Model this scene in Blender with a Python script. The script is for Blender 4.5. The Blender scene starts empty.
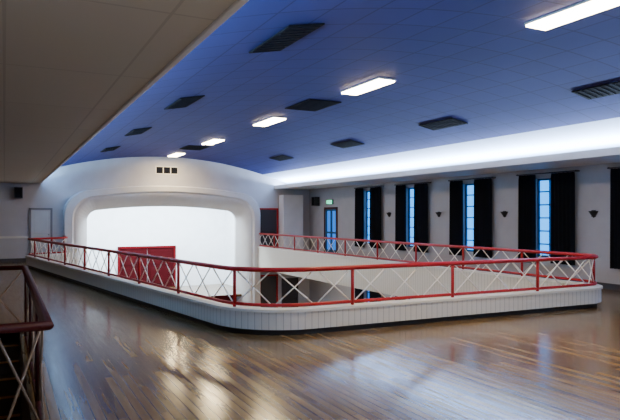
import bpy, bmesh, math, random
from mathutils import Vector, Matrix
random.seed(3)
C = bpy.context.scene.collection
CX = 5.97; YE = 24.6; XR = 12.5; XL = -3.0; YB = -2.5; ZG = -3.0; H = 1.7
LEDGE = H + 1.22

# ---------------------------------------------------------------- materials
def mat(name, col, rough=0.6, metal=0.0, emit=None, es=0.0, spec=0.5, bump=0.0, bscale=20):
    m = bpy.data.materials.new(name); m.use_nodes = True
    nt = m.node_tree; b = nt.nodes['Principled BSDF']
    b.inputs['Base Color'].default_value = (*col, 1)
    b.inputs['Roughness'].default_value = rough
    b.inputs['Metallic'].default_value = metal
    b.inputs['Specular IOR Level'].default_value = spec
    if emit:
        b.inputs['Emission Color'].default_value = (*emit, 1)
        b.inputs['Emission Strength'].default_value = es
    tc = nt.nodes.new('ShaderNodeTexCoord')
    no = nt.nodes.new('ShaderNodeTexNoise'); no.inputs['Scale'].default_value = 3.0
    no.inputs['Detail'].default_value = 4
    nt.links.new(tc.outputs['Object'], no.inputs['Vector'])
    mx = nt.nodes.new('ShaderNodeMix'); mx.data_type = 'RGBA'
    mx.inputs['A'].default_value = (*[c * 0.9 for c in col], 1)
    mx.inputs['B'].default_value = (*[min(1, c * 1.08) for c in col], 1)
    nt.links.new(no.outputs['Fac'], mx.inputs['Factor'])
    nt.links.new(mx.outputs['Result'], b.inputs['Base Color'])
    return m

def tiles(name, col, line, sx, sy, rough=0.7, mortar=0.012, spec=0.3, var=.9):
    m = mat(name, col, rough, spec=spec); nt = m.node_tree; b = nt.nodes['Principled BSDF']
    tc = nt.nodes.new('ShaderNodeTexCoord')
    br = nt.nodes.new('ShaderNodeTexBrick'); br.offset = 0; br.squash = 1
    br.inputs['Scale'].default_value = 1
    br.inputs['Brick Width'].default_value = sx; br.inputs['Row Height'].default_value = sy
    br.inputs['Mortar Size'].default_value = mortar; br.inputs['Mortar Smooth'].default_value = 0.2
    br.inputs['Color1'].default_value = (*col, 1)
    br.inputs['Color2'].default_value = (*[c * var for c in col], 1)
    br.inputs['Mortar'].default_value = (*line, 1)
    nt.links.new(tc.outputs['Object'], br.inputs['Vector'])
    nt.links.new(br.outputs['Color'], b.inputs['Base Color'])
    return m

def wood_floor(name):
    m = bpy.data.materials.new(name); m.use_nodes = True
    nt = m.node_tree; N = nt.nodes; L = nt.links; b = N['Principled BSDF']
    tc = N.new('ShaderNodeTexCoord')
    mp = N.new('ShaderNodeMapping'); mp.inputs['Rotation'].default_value = (0, 0, math.radians(90))
    L.new(tc.outputs['Object'], mp.inputs['Vector'])
    br = N.new('ShaderNodeTexBrick'); br.offset = 0.37
    br.inputs['Scale'].default_value = 1
    br.inputs['Brick Width'].default_value = 2.2; br.inputs['Row Height'].default_value = 0.085
    br.inputs['Mortar Size'].default_value = 0.005
    br.inputs['Color1'].default_value = (0.250, 0.158, 0.070, 1)
    br.inputs['Color2'].default_value = (0.130, 0.078, 0.034, 1)
    br.inputs['Mortar'].default_value = (0.035, 0.020, 0.010, 1)
    L.new(mp.outputs['Vector'], br.inputs['Vector'])
    mp2 = N.new('ShaderNodeMapping'); mp2.inputs['Scale'].default_value = (14, 0.9, 1)
    L.new(tc.outputs['Object'], mp2.inputs['Vector'])
    no = N.new('ShaderNodeTexNoise'); no.inputs['Scale'].default_value = 1.5; no.inputs['Detail'].default_value = 8
    L.new(mp2.outputs['Vector'], no.inputs['Vector'])
    rp = N.new('ShaderNodeMapRange'); rp.inputs['To Min'].default_value = 0.55; rp.inputs['To Max'].default_value = 1.4
    L.new(no.outputs['Fac'], rp.inputs['Value'])
    hs = N.new('ShaderNodeMix'); hs.data_type = 'RGBA'; hs.blend_type = 'MULTIPLY'; hs.inputs['Factor'].default_value = 1
    L.new(br.outputs['Color'], hs.inputs['A']); L.new(rp.outputs['Result'], hs.inputs['B'])
    L.new(hs.outputs['Result'], b.inputs['Base Color'])
    rr = N.new('ShaderNodeMapRange'); rr.inputs['To Min'].default_value = 0.10; rr.inputs['To Max'].default_value = 0.25
    L.new(no.outputs['Fac'], rr.inputs['Value']); L.new(rr.outputs['Result'], b.inputs['Roughness'])
    bp = N.new('ShaderNodeBump'); bp.inputs['Strength'].default_value = 0.25; bp.inputs['Distance'].default_value = 0.003
    L.new(br.outputs['Fac'], bp.inputs['Height']); bp.invert = True
    mp3 = N.new('ShaderNodeMapping'); mp3.inputs['Scale'].default_value = (11.7, 1.2, 1)
    L.new(tc.outputs['Object'], mp3.inputs['Vector'])
    n3 = N.new('ShaderNodeTexNoise'); n3.inputs['Scale'].default_value = 1.0; n3.inputs['Detail'].default_value = 2
    L.new(mp3.outputs['Vector'], n3.inputs['Vector'])
    bp2 = N.new('ShaderNodeBump'); bp2.inputs['Strength'].default_value = 0.18; bp2.inputs['Distance'].default_value = 0.004
    L.new(n3.outputs['Fac'], bp2.inputs['Height']); L.new(bp.outputs['Normal'], bp2.inputs['Normal'])
    L.new(bp2.outputs['Normal'], b.inputs['Normal'])
    b.inputs['Specular IOR Level'].default_value = 0.42
    return m

def batten(name, col):
    m = mat(name, col, 0.55); nt = m.node_tree; N = nt.nodes; L = nt.links; b = N['Principled BSDF']
    uv = N.new('ShaderNodeUVMap'); uv.uv_map = 'UVMap'
    sp = N.new('ShaderNodeSeparateXYZ'); L.new(uv.outputs['UV'], sp.inputs[0])
    md = N.new('ShaderNodeMath'); md.operation = 'PINGPONG'; md.inputs[1].default_value = 0.05
    L.new(sp.outputs['X'], md.inputs[0])
    rp = N.new('ShaderNodeMapRange'); rp.inputs['From Min'].default_value = 0.0; rp.inputs['From Max'].default_value = 0.007
    L.new(md.outputs[0], rp.inputs['Value'])
    mx = N.new('ShaderNodeMix'); mx.data_type = 'RGBA'
    mx.inputs['A'].default_value = (*[c * 0.45 for c in col], 1); mx.inputs['B'].default_value = (*col, 1)
    L.new(rp.outputs['Result'], mx.inputs['Factor']); L.new(mx.outputs['Result'], b.inputs['Base Color'])
    return m

M_floor = wood_floor('polished_boards')
M_wall = mat('wall_paint', (0.38, 0.365, 0.38), 0.7)
M_white = mat('white_paint', (0.74, 0.73, 0.73), 0.6)
M_cream = mat('cream_cap', (0.74, 0.72, 0.65), 0.5)
M_parapet = batten('parapet_boards', (0.64, 0.62, 0.56))
M_recess_shade = mat('black_kick', (0.008, 0.008, 0.009), 0.6)  # shadow in the parapet's base recess, painted as black
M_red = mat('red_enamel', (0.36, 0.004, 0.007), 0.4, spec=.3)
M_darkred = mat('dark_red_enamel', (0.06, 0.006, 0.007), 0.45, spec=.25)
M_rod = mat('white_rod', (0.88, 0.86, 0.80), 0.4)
M_rodd = mat('aged_rod', (0.22, 0.16, 0.11), 0.4)  # stair rods, darker and browner than the balcony rods
M_blue = tiles('blue_ceiling_panels', (0.045, 0.054, 0.225), (0.023, 0.027, 0.125), 0.6, 0.6, mortar=.013, var=.92, spec=.10)
M_cove = mat('cove_white', (0.66, 0.76, 0.92), 0.7)
M_soffit = tiles('side_ceiling_panels', (0.54, 0.515, 0.46), (0.44, 0.415, 0.37), 0.9, 1.8, var=.98, spec=.1)
M_vent = mat('vent_black', (0.006, 0.007, 0.012), 0.8, spec=.1)
M_ventslat = mat('vent_slat', (0.008, 0.009, 0.016), 0.8, spec=.1)
M_curtain = mat('dark_velvet', (0.007, 0.008, 0.012), 0.9, spec=0.1)
M_glass = mat('frosted_daylight_glass', (0.1, 0.3, 0.5), 0.3, emit=(0.004, 0.26, 0.80), es=3.8)
M_glasslow = mat('dim_daylight_glass', (0.05, 0.15, 0.4), 0.3, emit=(0.005, 0.2, 0.8), es=1.1)
M_frame = mat('window_frame_paint', (0.03, 0.09, 0.20), 0.5)
M_lamp = mat('lamp_diffuser', (0.9, 0.9, 0.9), 0.4, emit=(1.0, 0.80, 0.48), es=50.0)
M_lampbody = mat('lamp_body', (0.6, 0.6, 0.62), 0.4)
M_redpaint = mat('stage_red', (0.045, 0.001, 0.003), 0.8, spec=.1)
M_door = mat('door_grey', (0.62, 0.63, 0.64), 0.5)
M_doorframe = mat('door_frame_grey', (0.20, 0.20, 0.22), 0.5)
M_doordark = mat('door_dark', (0.035, 0.03, 0.035), 0.4)
M_cyc = mat('stage_cyclorama', (0.85, 0.88, 0.92), 0.8)
M_green = mat('exit_green', (0.05, 0.5, 0.3), 0.4, emit=(0.1, 0.9, 0.5), es=2.0)
M_metal = mat('dark_metal', (0.03, 0.03, 0.035), 0.4, metal=0.6)
M_wood = mat('orange_wood', (0.50, 0.22, 0.05), 0.35)
M_stair = mat('stair_wood', (0.05, 0.027, 0.016), 0.45)
M_end = mat('end_wall_paint', (0.50, 0.49, 0.51), 0.7)
M_pro = mat('proscenium_plaster', (0.58, 0.575, 0.59), .6)

# ---------------------------------------------------------------- builder
class B:
    def __init__(s): s.v = []; s.f = []; s.m = []; s.mats = []
    def mi(s, m):
        if m not in s.mats: s.mats.append(m)
        return s.mats.index(m)
    def face(s, pts, m):
        n = len(s.v); s.v += [tuple(p) for p in pts]; s.f.append(list(range(n, n + len(pts)))); s.m.append(s.mi(m))
    def box(s, x0, x1, y0, y1, z0, z1, m):
        n = len(s.v)
        s.v += [(x0,y0,z0),(x1,y0,z0),(x1,y1,z0),(x0,y1,z0),(x0,y0,z1),(x1,y0,z1),(x1,y1,z1),(x0,y1,z1)]
        for q in ((0,3,2,1),(4,5,6,7),(0,1,5,4),(1,2,6,5),(2,3,7,6),(3,0,4,7)):
            s.f.append([n + i for i in q]); s.m.append(s.mi(m))
    def rings(s, rings, m, closed=True, cap=True):
        n = len(s.v); k = len(rings[0])
        for r in rings: s.v += [tuple(p) for p in r]
        for i in range(len(rings) - 1):
            for j in range(k if closed else k - 1):
                a = n + i * k + j; b = n + i * k + (j + 1) % k
                s.f.append([a, b, b + k, a + k]); s.m.append(s.mi(m))
        if cap and closed:
            s.f.append([n + j for j in range(k)][::-1]); s.m.append(s.mi(m))
            s.f.append([n + (len(rings) - 1) * k + j for j in range(k)]); s.m.append(s.mi(m))
    def rod(s, a, b, r, m, seg=8):
        a = Vector(a); b = Vector(b); d = (b - a).normalized()
        u = d.orthogonal().normalized(); w = d.cross(u)
        s.rings([[p + u * math.cos(t) * r + w * math.sin(t) * r for t in [2 * math.pi * i / seg for i in range(seg)]] for p in (a, b)], m)
    def tube(s, pts, rx, rz, m, seg=10):
        R = []
        for i, p in enumerate(pts):
            a = Vector(pts[max(0, i - 1)]); b = Vector(pts[min(len(pts) - 1, i + 1)])
            d = (b - a).normalized(); side = d.cross(Vector((0, 0, 1))).normalized(); up = side.cross(d)
            R.append([Vector(p) + side * math.cos(t) * rx + up * math.sin(t) * rz for t in [2 * math.pi * k / seg for k in range(seg)]])
        s.rings(R, m)
    def done(s, name, smooth=False, bevel=0, merge=False):
        me = bpy.data.meshes.new(name); me.from_pydata(s.v, [], s.f)
        for m in s.mats: me.materials.append(m)
        for p, i in zip(me.polygons, s.m): p.material_index = i
        bm = bmesh.new(); bm.from_mesh(me)
        if merge: bmesh.ops.remove_doubles(bm, verts=bm.verts, dist=1e-4)
        bmesh.ops.recalc_face_normals(bm, faces=bm.faces); bm.to_mesh(me); bm.free()
        if smooth:
            for p in me.polygons: p.use_smooth = True
        o = bpy.data.objects.new(name, me); C.objects.link(o)
        if bevel:
            md = o.modifiers.new('bevel', 'BEVEL'); md.width = bevel; md.segments = 2; md.limit_method = 'ANGLE'
        return o

# ---------------------------------------------------------------- void path
def fillet(pts, rad):
    out = [Vector(pts[0])]
    for i in range(1, len(pts) - 1):
        p = Vector(pts[i]); a = (Vector(pts[i-1]) - p).normalized(); b = (Vector(pts[i+1]) - p).normalized()
        ang = a.angle(b); r = rad[i]; t = r / math.tan(ang / 2)
        s = p + a * t; e = p + b * t; c = p + (a + b).normalized() * (r / math.sin(ang / 2))
        vs = s - c; ve = e - c; n = max(4, int(r * 10) + 4)
        tot = vs.angle(ve); sg = 1 if (vs.x * ve.y - vs.y * ve.x) > 0 else -1
        for k in range(n + 1):
            th = sg * tot * k / n
            out.append(c + Vector((vs.x * math.cos(th) - vs.y * math.sin(th), vs.x * math.sin(th) + vs.y * math.cos(th))))
    out.append(Vector(pts[-1])); return out
YF = YE - .38
PATH = fillet([(1.96, YF), (1.96, 22.9), (0.66, 22.3), (3.0, 7.72), (10.27, 7.50), (9.93, YE)], [0, .4, .35, 1.15, .6, 0])
def seglen(P):
    L = [0]
    for i in range(1, len(P)): L.append(L[-1] + (P[i] - P[i-1]).length)
    return L
PL = seglen(PATH)
def at(P, L, s):
    s = min(max(s, 0), L[-1] - 1e-6)
    for i in range(1, len(L)):
        if L[i] >= s:
            t = (s - L[i-1]) / (L[i] - L[i-1]); return P[i-1].lerp(P[i], t)
def normals(P):
    N = []
    for i in range(len(P)):
        d = (P[min(i+1, len(P)-1)] - P[max(i-1, 0)]).normalized(); N.append(Vector((-d.y, d.x)))
    return N
PN = normals(PATH)

def parapet():
    prof = [(0.02, 0.0, M_recess_shade), (0.02, 0.085, M_parapet), (-0.05, 0.085, M_parapet), (-0.05, 0.335, M_cream), (-0.075, 0.335, M_cream),
            (-0.075, 0.375, M_cream), (0.14, 0.375, M_cream), (0.14, 0.335, M_parapet), (0.11, 0.335, M_parapet), (0.11, -0.6, M_white), (0.02, -0.6, M_white)]
    bm = bmesh.new(); uvl = bm.loops.layers.uv.new('UVMap')
    mats = []
    rows = [[bm.verts.new((p.x + n.x * o, p.y + n.y * o, z)) for (o, z, _) in prof] for p, n in zip(PATH, PN)]
    for i in range(len(rows) - 1):
        for j in range(len(prof)):
            k = (j + 1) % len(prof)
            f = bm.faces.new((rows[i][j], rows[i+1][j], rows[i+1][k], rows[i][k]))
            m = prof[j][2]
            if m not in mats: mats.append(m)
            f.material_index = mats.index(m)
            for l, u, v in zip(f.loops, (PL[i], PL[i+1], PL[i+1], PL[i]), (prof[j][1],)*2 + (prof[k][1],)*2): l[uvl].uv = (u, v)
    bmesh.ops.recalc_face_normals(bm, faces=bm.faces)
    me = bpy.data.meshes.new('balcony_parapet'); bm.to_mesh(me); bm.free()
    for m in mats: me.materials.append(m)
    o = bpy.data.objects.new('balcony_parapet', me); C.objects.link(o)
parapet()

def railing(name, P, z0, z1, bay, nx, mred, mrod, off=0.04, r=0.035, rr=0.0105):
    P = [Vector(p) for p in P]; N = normals(P); P = [p + n * off for p, n in zip(P, N)]; L = seglen(P)
    b = B()
    b.tube([(p.x, p.y, z1) for p in P], r * 1.3, r * 1.0, mred)
    zl = z0 + 0.05
    b.tube([(p.x, p.y, zl) for p in P], r * .6, r * .7, mred)
    nb = max(1, round(L[-1] / bay)); w = L[-1] / nb
    for i in range(nb + 1):
        p = at(P, L, i * w); b.rod((p.x, p.y, z0), (p.x, p.y, z1), r * .75, mred)
        if i == nb: break
        for k in range(nx):
            a = at(P, L, i * w + w * (k + .04) / nx); c = at(P, L, i * w + w * (k + .96) / nx)
            b.rod((a.x, a.y, zl), (c.x, c.y, z1 - .01), rr, mrod, 6)
            b.rod((c.x, c.y, zl), (a.x, a.y, z1 - .01), rr, mrod, 6)
    return b.done(name, smooth=True)
railing('balcony_railing', [tuple(p) for p in PATH], 0.375, 0.93, 1.85, 3, M_red, M_rod)

# ---------------------------------------------------------------- floor with openings
SX0, SX1, SY0, SY1 = -1.7, 0.20, 4.62, 9.9
def slab(name, z, m):
    bm = bmesh.new()
    def loop(pts):
        vs = [bm.verts.new((x, y, z)) for x, y in pts]
        for i in range(len(vs)): bm.edges.new((vs[i], vs[(i+1) % len(vs)]))
    inner = [(p.x + n.x * .08, p.y + n.y * .08) for p, n in zip(PATH, PN)]
    inner[0] = (inner[0][0], YE)
    loop([(XL, YB), (XR, YB), (XR, YE)] + inner[::-1] + [(XL, YE)])
    loop([(SX0, SY0), (SX1, SY0), (SX1, SY1), (SX0, SY1)])
    bmesh.ops.triangle_fill(bm, edges=bm.edges[:], use_beauty=True, use_dissolve=False)
    bmesh.ops.recalc_face_normals(bm, faces=bm.faces)
    me = bpy.data.meshes.new(name); bm.to_mesh(me); bm.free(); me.materials.append(m)
    o = bpy.data.objects.new(name, me); C.objects.link(o); return o
slab('floor', 0.0, M_floor)
slab('ceiling_under_gallery', -0.6, M_white)
b = B(); b.box(XL, XR, YB, YE, ZG - .1, ZG, M_floor); b.done('floor_ground')

# staircase
b = B()
for i in range(17):
    y1 = SY1 - i * .28; zt = -.17 * (i + 1)
    b.box(SX0, SX1, y1 - .28, y1, zt - .17, zt, M_stair)
    b.box(SX0 + .05, SX1 - .02, y1 - .30, y1 - .22, zt, zt + .012, M_wood)
b.box(SX0 - .02, SX0, SY0, SY1, ZG, -.01, M_stair); b.box(SX1, SX1 + .02, SY0, SY1, ZG, -.01, M_stair)
b.box(SX0, SX1, SY0 - .02, SY0, ZG, -.01, M_stair)
b.done('staircase')
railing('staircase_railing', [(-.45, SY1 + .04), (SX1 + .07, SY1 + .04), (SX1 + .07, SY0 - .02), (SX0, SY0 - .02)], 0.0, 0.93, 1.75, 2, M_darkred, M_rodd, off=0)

# ---------------------------------------------------------------- ceiling
def vz(w): return H + 2.42 - .0333 * w * w
b = B(); W = [-5.4 + 10.8 * i / 108 for i in range(109)]
for i in range(108):
    w0, w1 = W[i], W[i+1]; m = M_blue if abs((w0 + w1) / 2) < 4.2 else M_cove
    b.face([(CX + w0, YB, vz(w0)), (CX + w1, YB, vz(w1)), (CX + w1, YE, vz(w1)), (CX + w0, YE, vz(w0))], m)
b.done('ceiling', smooth=True, merge=True)
for nm, sg, xe in (('ceiling_left', -1, XL), ('ceiling_right', 1, XR)):
    b = B(); xi = CX + sg * 4.8; xo = CX + sg * 5.4
    a, c = min(xi, xe), max(xi, xe); b.box(a, c, YB, YE, LEDGE, LEDGE + .05, M_soffit if sg < 0 else M_white)
    a, c = min(xo, xo + sg * .05), max(xo, xo + sg * .05); b.box(a, c, YB, YE, LEDGE + .05, vz(5.4) + .03, M_cove)
    b.done(nm)
    b = B(); a, c = min(xi, xi - sg * .05), max(xi, xi - sg * .05); b.box(a, c, YB, YE, LEDGE - .02, LEDGE + .14, M_white)
    b.done('trim_%d' % (1 if sg < 0 else 2), bevel=.01)

for i, y in enumerate((.4, 4.8, 9.4, 14.0, 18.6, 23.2)):
    b = B(); z = vz(0)
    b.box(CX - .18, CX + .18, y - .67, y + .67, z - .035, z - .005, M_lampbody)
    b.box(CX - .17, CX + .17, y - .65, y + .65, z - .06, z - .035, M_lamp)
    b.done('ceiling_light_fixture' + ('' if i == 0 else '.%03d' % i), bevel=.005)
n = 0
for x, hw, hl, ys in ((2.97, .22, .6, (2.1, 6.5, 11, 15.3, 19.7)), (8.97, .22, .6, (2.1, 6.6, 10.9, 15.2, 19.9)), (CX, .38, .6, (2.6, 11.6, 20.7))):
    for y in ys:
        b = B(); w = x - CX; sl = -.0666 * w; 
        def P(dx, dy, dz): return (x + dx, y + dy, vz(w) + sl * dx + dz)
        def tb(x0, x1, y0, y1, z0, z1, m):
            b.rings([[P(x0, y0, z0), P(x1, y0, z0), P(x1, y1, z0), P(x0, y1, z0)], [P(x0, y0, z1), P(x1, y0, z1), P(x1, y1, z1), P(x0, y1, z1)]], m)
        tb(-hw, hw, -hl, hl, -.025, -.006, M_vent)
        for k in range(int(hl * 2 / .12)):
            yy = -hl + .06 + k * .12; tb(-hw + .03, hw - .03, yy - .012, yy + .012, -.035, -.025, M_ventslat)
        b.done('ceiling_vent' + ('' if n == 0 else '.%03d' % n)); n += 1

# ---------------------------------------------------------------- walls
WY = [-.1, 2.7, 5.5, 8.3, 11.05, 13.85, 16.75, 19.5]; WW = .38
holes = [(y - WW, y + WW, .62, 2.68) for y in WY] + [(y - WW, y + WW, -2.3, -.75) for y in WY] + [(22.05, 23.05, 0.0, 2.0)]
b = B()
ys = sorted({YB, YE} | {h[0] for h in holes} | {h[1] for h in holes}); zs = sorted({ZG, LEDGE, 0.0} | {h[2] for h in holes} | {h[3] for h in holes})
for i in range(len(ys) - 1):
    for j in range(len(zs) - 1):
        cy = (ys[i] + ys[i+1]) / 2; cz = (zs[j] + zs[j+1]) / 2
        if any(h[0] < cy < h[1] and h[2] < cz < h[3] for h in holes): continue
        b.face([(XR, ys[i], zs[j]), (XR, ys[i+1], zs[j]), (XR, ys[i+1], zs[j+1]), (XR, ys[i], zs[j+1])], M_wall)
for (a, c, d, e) in holes:
    for q in ([(a, d), (c, d)], [(c, d), (c, e)], [(c, e), (a, e)], [(a, e), (a, d)]):
        (y0, z0), (y1, z1) = q; b.face([(XR, y0, z0), (XR, y1, z1), (XR + .2, y1, z1), (XR + .2, y0, z0)], M_wall)
b.done('wall_right')
for i, (a, c, d, e) in enumerate(holes[:-1]):
    b = B(); x = XR + .14
    b.box(x, x + .02, a, c, d, e, M_glass if d > 0 else M_glasslow)
    x0, x1 = x - .05, x
    for (p, q, r, s) in ((a, a + .045, d, e), (c - .045, c, d, e), (a, c, d, d + .05), (a, c, e - .05, e)):
        b.box(x0, x1, p, q, r, s, M_frame)
    m = (a + c) / 2; b.box(x0 + .01, x1, m - .014, m + .014, d, e, M_frame)
    for k in range(1, 6):
        z = d + (e - d) * k / 6; b.box(x0 + .01, x1, a, c, z - .016, z + .016, M_frame)
    b.done('window_%d' % (i + 1))
def curtain(b, y0, y1, zt, zb, x):
    n = 48; R = []
    for z in (zt, zt - .1, (zt + zb) / 2, zb):
        row = []
        amp = .025 if z == zt else .045
        for i in range(n + 1):
            t = i / n; row.append((x + amp * math.sin(t * 2 * math.pi * 6) + .008 * math.sin(t * 31 + z), y0 + (y1 - y0) * t, z))
        R.append(row)
    b.rings(R, M_curtain, closed=False)
k = 0
for y in WY:
    for zt, zb in ((2.78, .5), (-.68, -2.55)):
        b = B()
        curtain(b, y - .96, y - .25, zt, zb, XR - .13); curtain(b, y + .25, y + .82, zt, zb, XR - .13)
        b.rod((XR - .13, y - 1.0, zt + .02), (XR - .13, y + .9, zt + .02), .015, M_metal)
        for yy in (y - .99, y + .87): b.box(XR - .15, XR, yy - .012, yy + .012, zt, zt + .04, M_metal)
        o = b.done('window_curtain' + ('' if k == 0 else '.%03d' % k), smooth=True); k += 1
for k, y in enumerate((1.3, 4.1, 6.9, 9.65, 12.5, 15.35, 18.15)):
    b = B(); R = []
    for r, z in ((.015, 1.66), (.05, 1.70), (.10, 1.77), (.13, 1.82)):
        R.append([(XR - .01 - r * .9 * math.sin(math.pi * i / 10), y + r * math.cos(math.pi * i / 10), z) for i in range(11)])
    b.rings(R, M_metal); b.box(XR - .03, XR, y - .05, y + .05, 1.68, 1.84, M_metal)
    b.done('wall_sconce' + ('' if k == 0 else '.%03d' % k))

b = B(); b.box(XL - .1, XL, YB, YE, ZG, 4.3, M_wall); b.done('wall_left')
b = B(); b.box(XL, XR, YB - .1, YB, ZG, 4.3, M_wall); b.done('wall_back')

def arch(hw, zt, rise, r, y, z0=ZG, n=8):
    pts = [(CX - hw, y, z0)]
    def top(x): return zt - rise * (x / hw) ** 2
    xc = hw - r; zc = top(xc) - r
    for i in range(n + 1):
        t = math.pi - (math.pi / 2) * i / n; pts.append((CX - xc + r * math.cos(t), y, zc + r * math.sin(t)))
    for i in range(1, 12):
        x = -xc + 2 * xc * i / 12; pts.append((CX + x, y, top(x)))
    for i in range(n + 1):
        t = math.pi / 2 - (math.pi / 2) * i / n; pts.append((CX + xc + r * math.cos(t), y, zc + r * math.sin(t)))
    pts.append((CX + hw, y, z0)); return pts
b = B(); hole = arch(3.6, 2.6, .3, .7, YE)
b.face([(XL, YE, ZG)] + hole + [(XR, YE, ZG), (XR, YE, 4.3), (XL, YE, 4.3)], M_end)
b.done('wall_stage_end')
b = B()
L = [arch(3.98, 2.93, .40, .95, YE), arch(3.98, 2.93, .40, .95, YE - .32), arch(3.94, 2.89, .40, .93, YE - .37), arch(3.68, 2.70, .37, .86, YE - .37),
     arch(3.62, 2.64, .36, .84, YE - .30)]
for i in range(1, 9):
    t = i / 8; L.append(arch(3.62 - .54 * t, 2.64 - .54 * t, .36 - .14 * t, .84 - .41 * t, YE - .30 + .65 * (1 - math.cos(t * math.pi / 2))))
L += [arch(3.08, 2.10, .22, .43, YE + .5)]
b.rings(L, M_pro, closed=False); b.done('proscenium_arch', merge=True)
# stage box
b = B(); x0, x1, y0, y1, z0, z1 = CX - 3.9, CX + 3.9, YE + .5, YE + 4.2, -1.7, 2.9
b.face([(x0, y1, z0), (x1, y1, z0), (x1, y1, z1), (x0, y1, z1)], M_cyc)
b.face([(x0, y0, z0), (x0, y1, z0), (x0, y1, z1), (x0, y0, z1)], M_cyc)
b.face([(x1, y0, z0), (x1, y1, z0), (x1, y1, z1), (x1, y0, z1)], M_cyc)
b.face([(x0, y0, z1), (x1, y0, z1), (x1, y1, z1), (x0, y1, z1)], M_cyc)
b.done('wall_stage')
b = B(); b.box(CX - 3.9, CX + 3.9, YE + .05, YE + 4.2, -1.8, -1.7, M_floor); b.box(CX - 3.0, CX + 3.0, YE, YE + .05, ZG, -1.7, M_redpaint); b.done('floor_stage')
b = B(); y = YE + 4.15; cx = CX + .05
M_rf = mat('stage_door_frame', (.11, .002, .005), .7, spec=.1)
b.box(cx - 1.35, cx - 1.25, y - .08, y + .04, -1.7, .26, M_rf); b.box(cx + 1.25, cx + 1.35, y - .08, y + .04, -1.7, .26, M_rf); b.box(cx - 1.35, cx + 1.35, y - .08, y + .04, .18, .28, M_rf)
for s in (-1, 1):
    a, c = sorted((cx + s * .015, cx + s * 1.25)); b.box(a, c, y - .03, y + .03, -1.7, .18, M_redpaint)
    for zz0, zz1 in ((-1.5, -.75), (-.6, .05)):
        b.box(a + .12, c - .12, y - .055, y - .03, zz0, zz1, M_redpaint)
b.done('door_stage', bevel=.008)
b = B(); z = H + 1.87
b.box(CX - .5, CX + .42, YE - .03, YE, z - .17, z + .17, M_cream)
for i in range(3): b.box(CX - .46 + i * .3, CX - .2 + i * .3, YE - .045, YE - .025, z - .13, z + .13, M_vent)
b.done('wall_vent_grille')

def door(name, x0, x1, z0, z1, mp, mf):
    b = B(); f = .07
    b.box(x0, x0 + f, YE - .07, YE, z0, z1, mf); b.box(x1 - f, x1, YE - .07, YE, z0, z1, mf); b.box(x0, x1, YE - .07, YE, z1 - f, z1, mf)
    b.box(x0 + f, x1 - f, YE - .03, YE, z0, z1 - f, mp)
    for a, c in ((.1, .45), (.52, .93)):
        b.box(x0 + f + .1, x1 - f - .1, YE - .045, YE - .03, z0 + (z1 - z0) * a, z0 + (z1 - z0) * c, mp)
    b.rod((x1 - f - .06, YE - .1, z0 + 1), (x1 - f - .06, YE - .02, z0 + 1), .02, M_metal)
    b.done(name, bevel=.004)
door('door_1', .82, 1.62, 0, 2.0, M_door, M_doorframe)
door('door_2', 9.98, 10.92, 0, 2.05, M_doordark, M_red)
door('door_3', 10.0, 10.9, ZG, -.9, M_doordark, M_red)
door('door_4', 11.1, 11.9, ZG, -1.1, M_doordark, M_doordark)
b = B(); b.box(10.96, 11.95, YE - .5, YE, 0, LEDGE - .28, M_white); b.done('wall_pier', bevel=.02)
b = B(); a, c, d, e = holes[-1]; x = XR + .05
for (p, q, r, s) in ((a, a + .08, d, e), (c - .08, c, d, e), (a, c, e - .08, e), (a, c, d, d + .25), (a, c, .95, 1.03), ((a + c) / 2 - .04, (a + c) / 2 + .04, d, e)):
    b.box(x - .06, x, p, q, r, s, M_frame)
b.box(x, x + .02, a, c, d, e, M_glasslow)
for p, q in ((a - .08, a), (c, c + .08)): b.box(XR - .03, XR, p, q, 0, e + .08, M_darkred)
b.box(XR - .03, XR, a - .08, c + .08, e, e + .08, M_darkred)
b.done('door_5')
b = B(); b.box(XR - .08, XR - .02, 22.3, 22.8, 2.2, 2.4, M_metal); b.box(XR - .085, XR - .08, 22.32, 22.78, 2.22, 2.38, M_green); b.box(XR-.02, XR, 22.5,22.6,2.25,2.35,M_metal); b.done('exit_sign')
b = B(); b.box(XR - .3, XR - .05, 23.5, 23.8, 2.15, 2.55, M_metal); b.box(XR - .05, XR, 23.6, 23.7, 2.3, 2.4, M_metal); b.box(XR-.31,XR-.3,23.53,23.77,2.18,2.52,M_vent); b.done('wall_speaker')
b = B(); b.box(.32, .6, YE - .3, YE - .05, 2.35, 2.75, M_metal); b.box(.4, .5, YE - .05, YE, 2.5, 2.6, M_metal); b.box(.35,.57,YE-.31,YE-.3,2.38,2.72,M_vent); b.done('wall_speaker.001')
b = B(); b.box(XL, .8, YE - .03, YE, .88, .96, M_cream); b.done('trim_3')
b = B(); b.box(XL, .8, YE - .025, YE, 0, .14, M_doordark); b.done('baseboard_stage_end')
b = B(); b.box(XR - .025, XR, YB, 21.9, 0, .14, M_doordark); b.done('baseboard_right')

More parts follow.
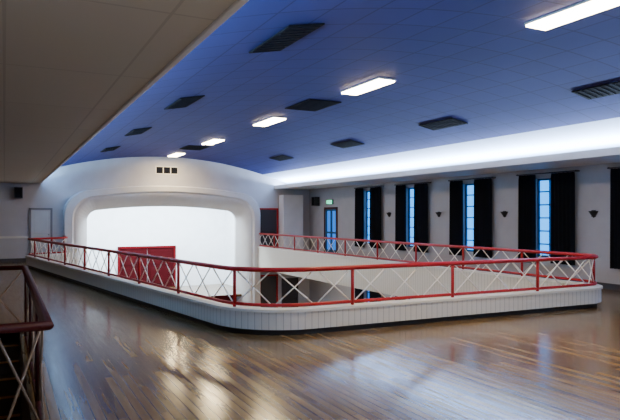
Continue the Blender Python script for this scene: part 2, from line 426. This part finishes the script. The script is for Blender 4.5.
# ---------------------------------------------------------------- lights
def area(name, loc, rot, sx, sy, power, col):
    l = bpy.data.lights.new(name, 'AREA'); l.shape = 'RECTANGLE'; l.size = sx; l.size_y = sy; l.energy = power; l.color = col
    o = bpy.data.objects.new(name, l); o.location = loc; o.rotation_euler = rot; C.objects.link(o); return o
ym = (YB + YE) / 2; ln = YE - YB - .3
area('cove_light_left', (CX - 5.1, ym, LEDGE + .08), (math.pi, math.radians(20), 0), .12, ln, 1250, (.36, .66, 1))
area('cove_light_right', (CX + 5.1, ym, LEDGE + .08), (math.pi, math.radians(-20), 0), .12, ln, 1850, (.54, .72, 1))
for i, y in enumerate((.4, 4.8, 9.4, 14.0, 18.6, 23.2)):
    area('fixture_light_%d' % i, (CX, y, vz(0) - .075), (0, 0, 0), .32, 1.28, 85, (1, .74, .38))
area('stage_light', (CX, YE + 1.2, 2.75), (math.radians(25), 0, 0), 6.5, .5, 1300, (.76, .90, 1))
area('gallery_light', (11.2, 16, -.65), (0, 0, 0), .4, 12, 130, (1, .95, .88))
for i, x in enumerate((1.5, 5.0, 8.5)):  # glowing panes added on the unseen back wall as fill light
    b = B(); b.box(x - .7, x + .7, YB, YB + .02, .9, 2.6, M_glass)
    for p, q, r, s in ((x - .75, x - .69, .85, 2.65), (x + .69, x + .75, .85, 2.65), (x - .75, x + .75, .85, .92), (x - .75, x + .75, 2.58, 2.65), (x - .02, x + .02, .9, 2.6)):
        b.box(p, q, YB, YB + .05, r, s, M_frame)
    b.done('window_%d' % (30 + i))
area('balcony_lamp_light', (0.9, -.5, 1.3), (math.radians(155), 0, 0), .9, .4, 60, (1, .92, .80))  # added fill with no visible source, brightens the left side ceiling

w = bpy.data.worlds.new('world'); bpy.context.scene.world = w; w.use_nodes = True
w.node_tree.nodes['Background'].inputs[0].default_value = (.3, .5, .9, 1); w.node_tree.nodes['Background'].inputs[1].default_value = .5

cam = bpy.data.cameras.new('camera'); co = bpy.data.objects.new('camera', cam); C.objects.link(co)
co.location = (0, 0, H); co.rotation_euler = (math.radians(90), 0, math.radians(-27))
cam.sensor_width = 36; cam.lens = 36 * 600 / 620; cam.shift_y = 6 / 620; cam.clip_start = .05
bpy.context.scene.camera = co
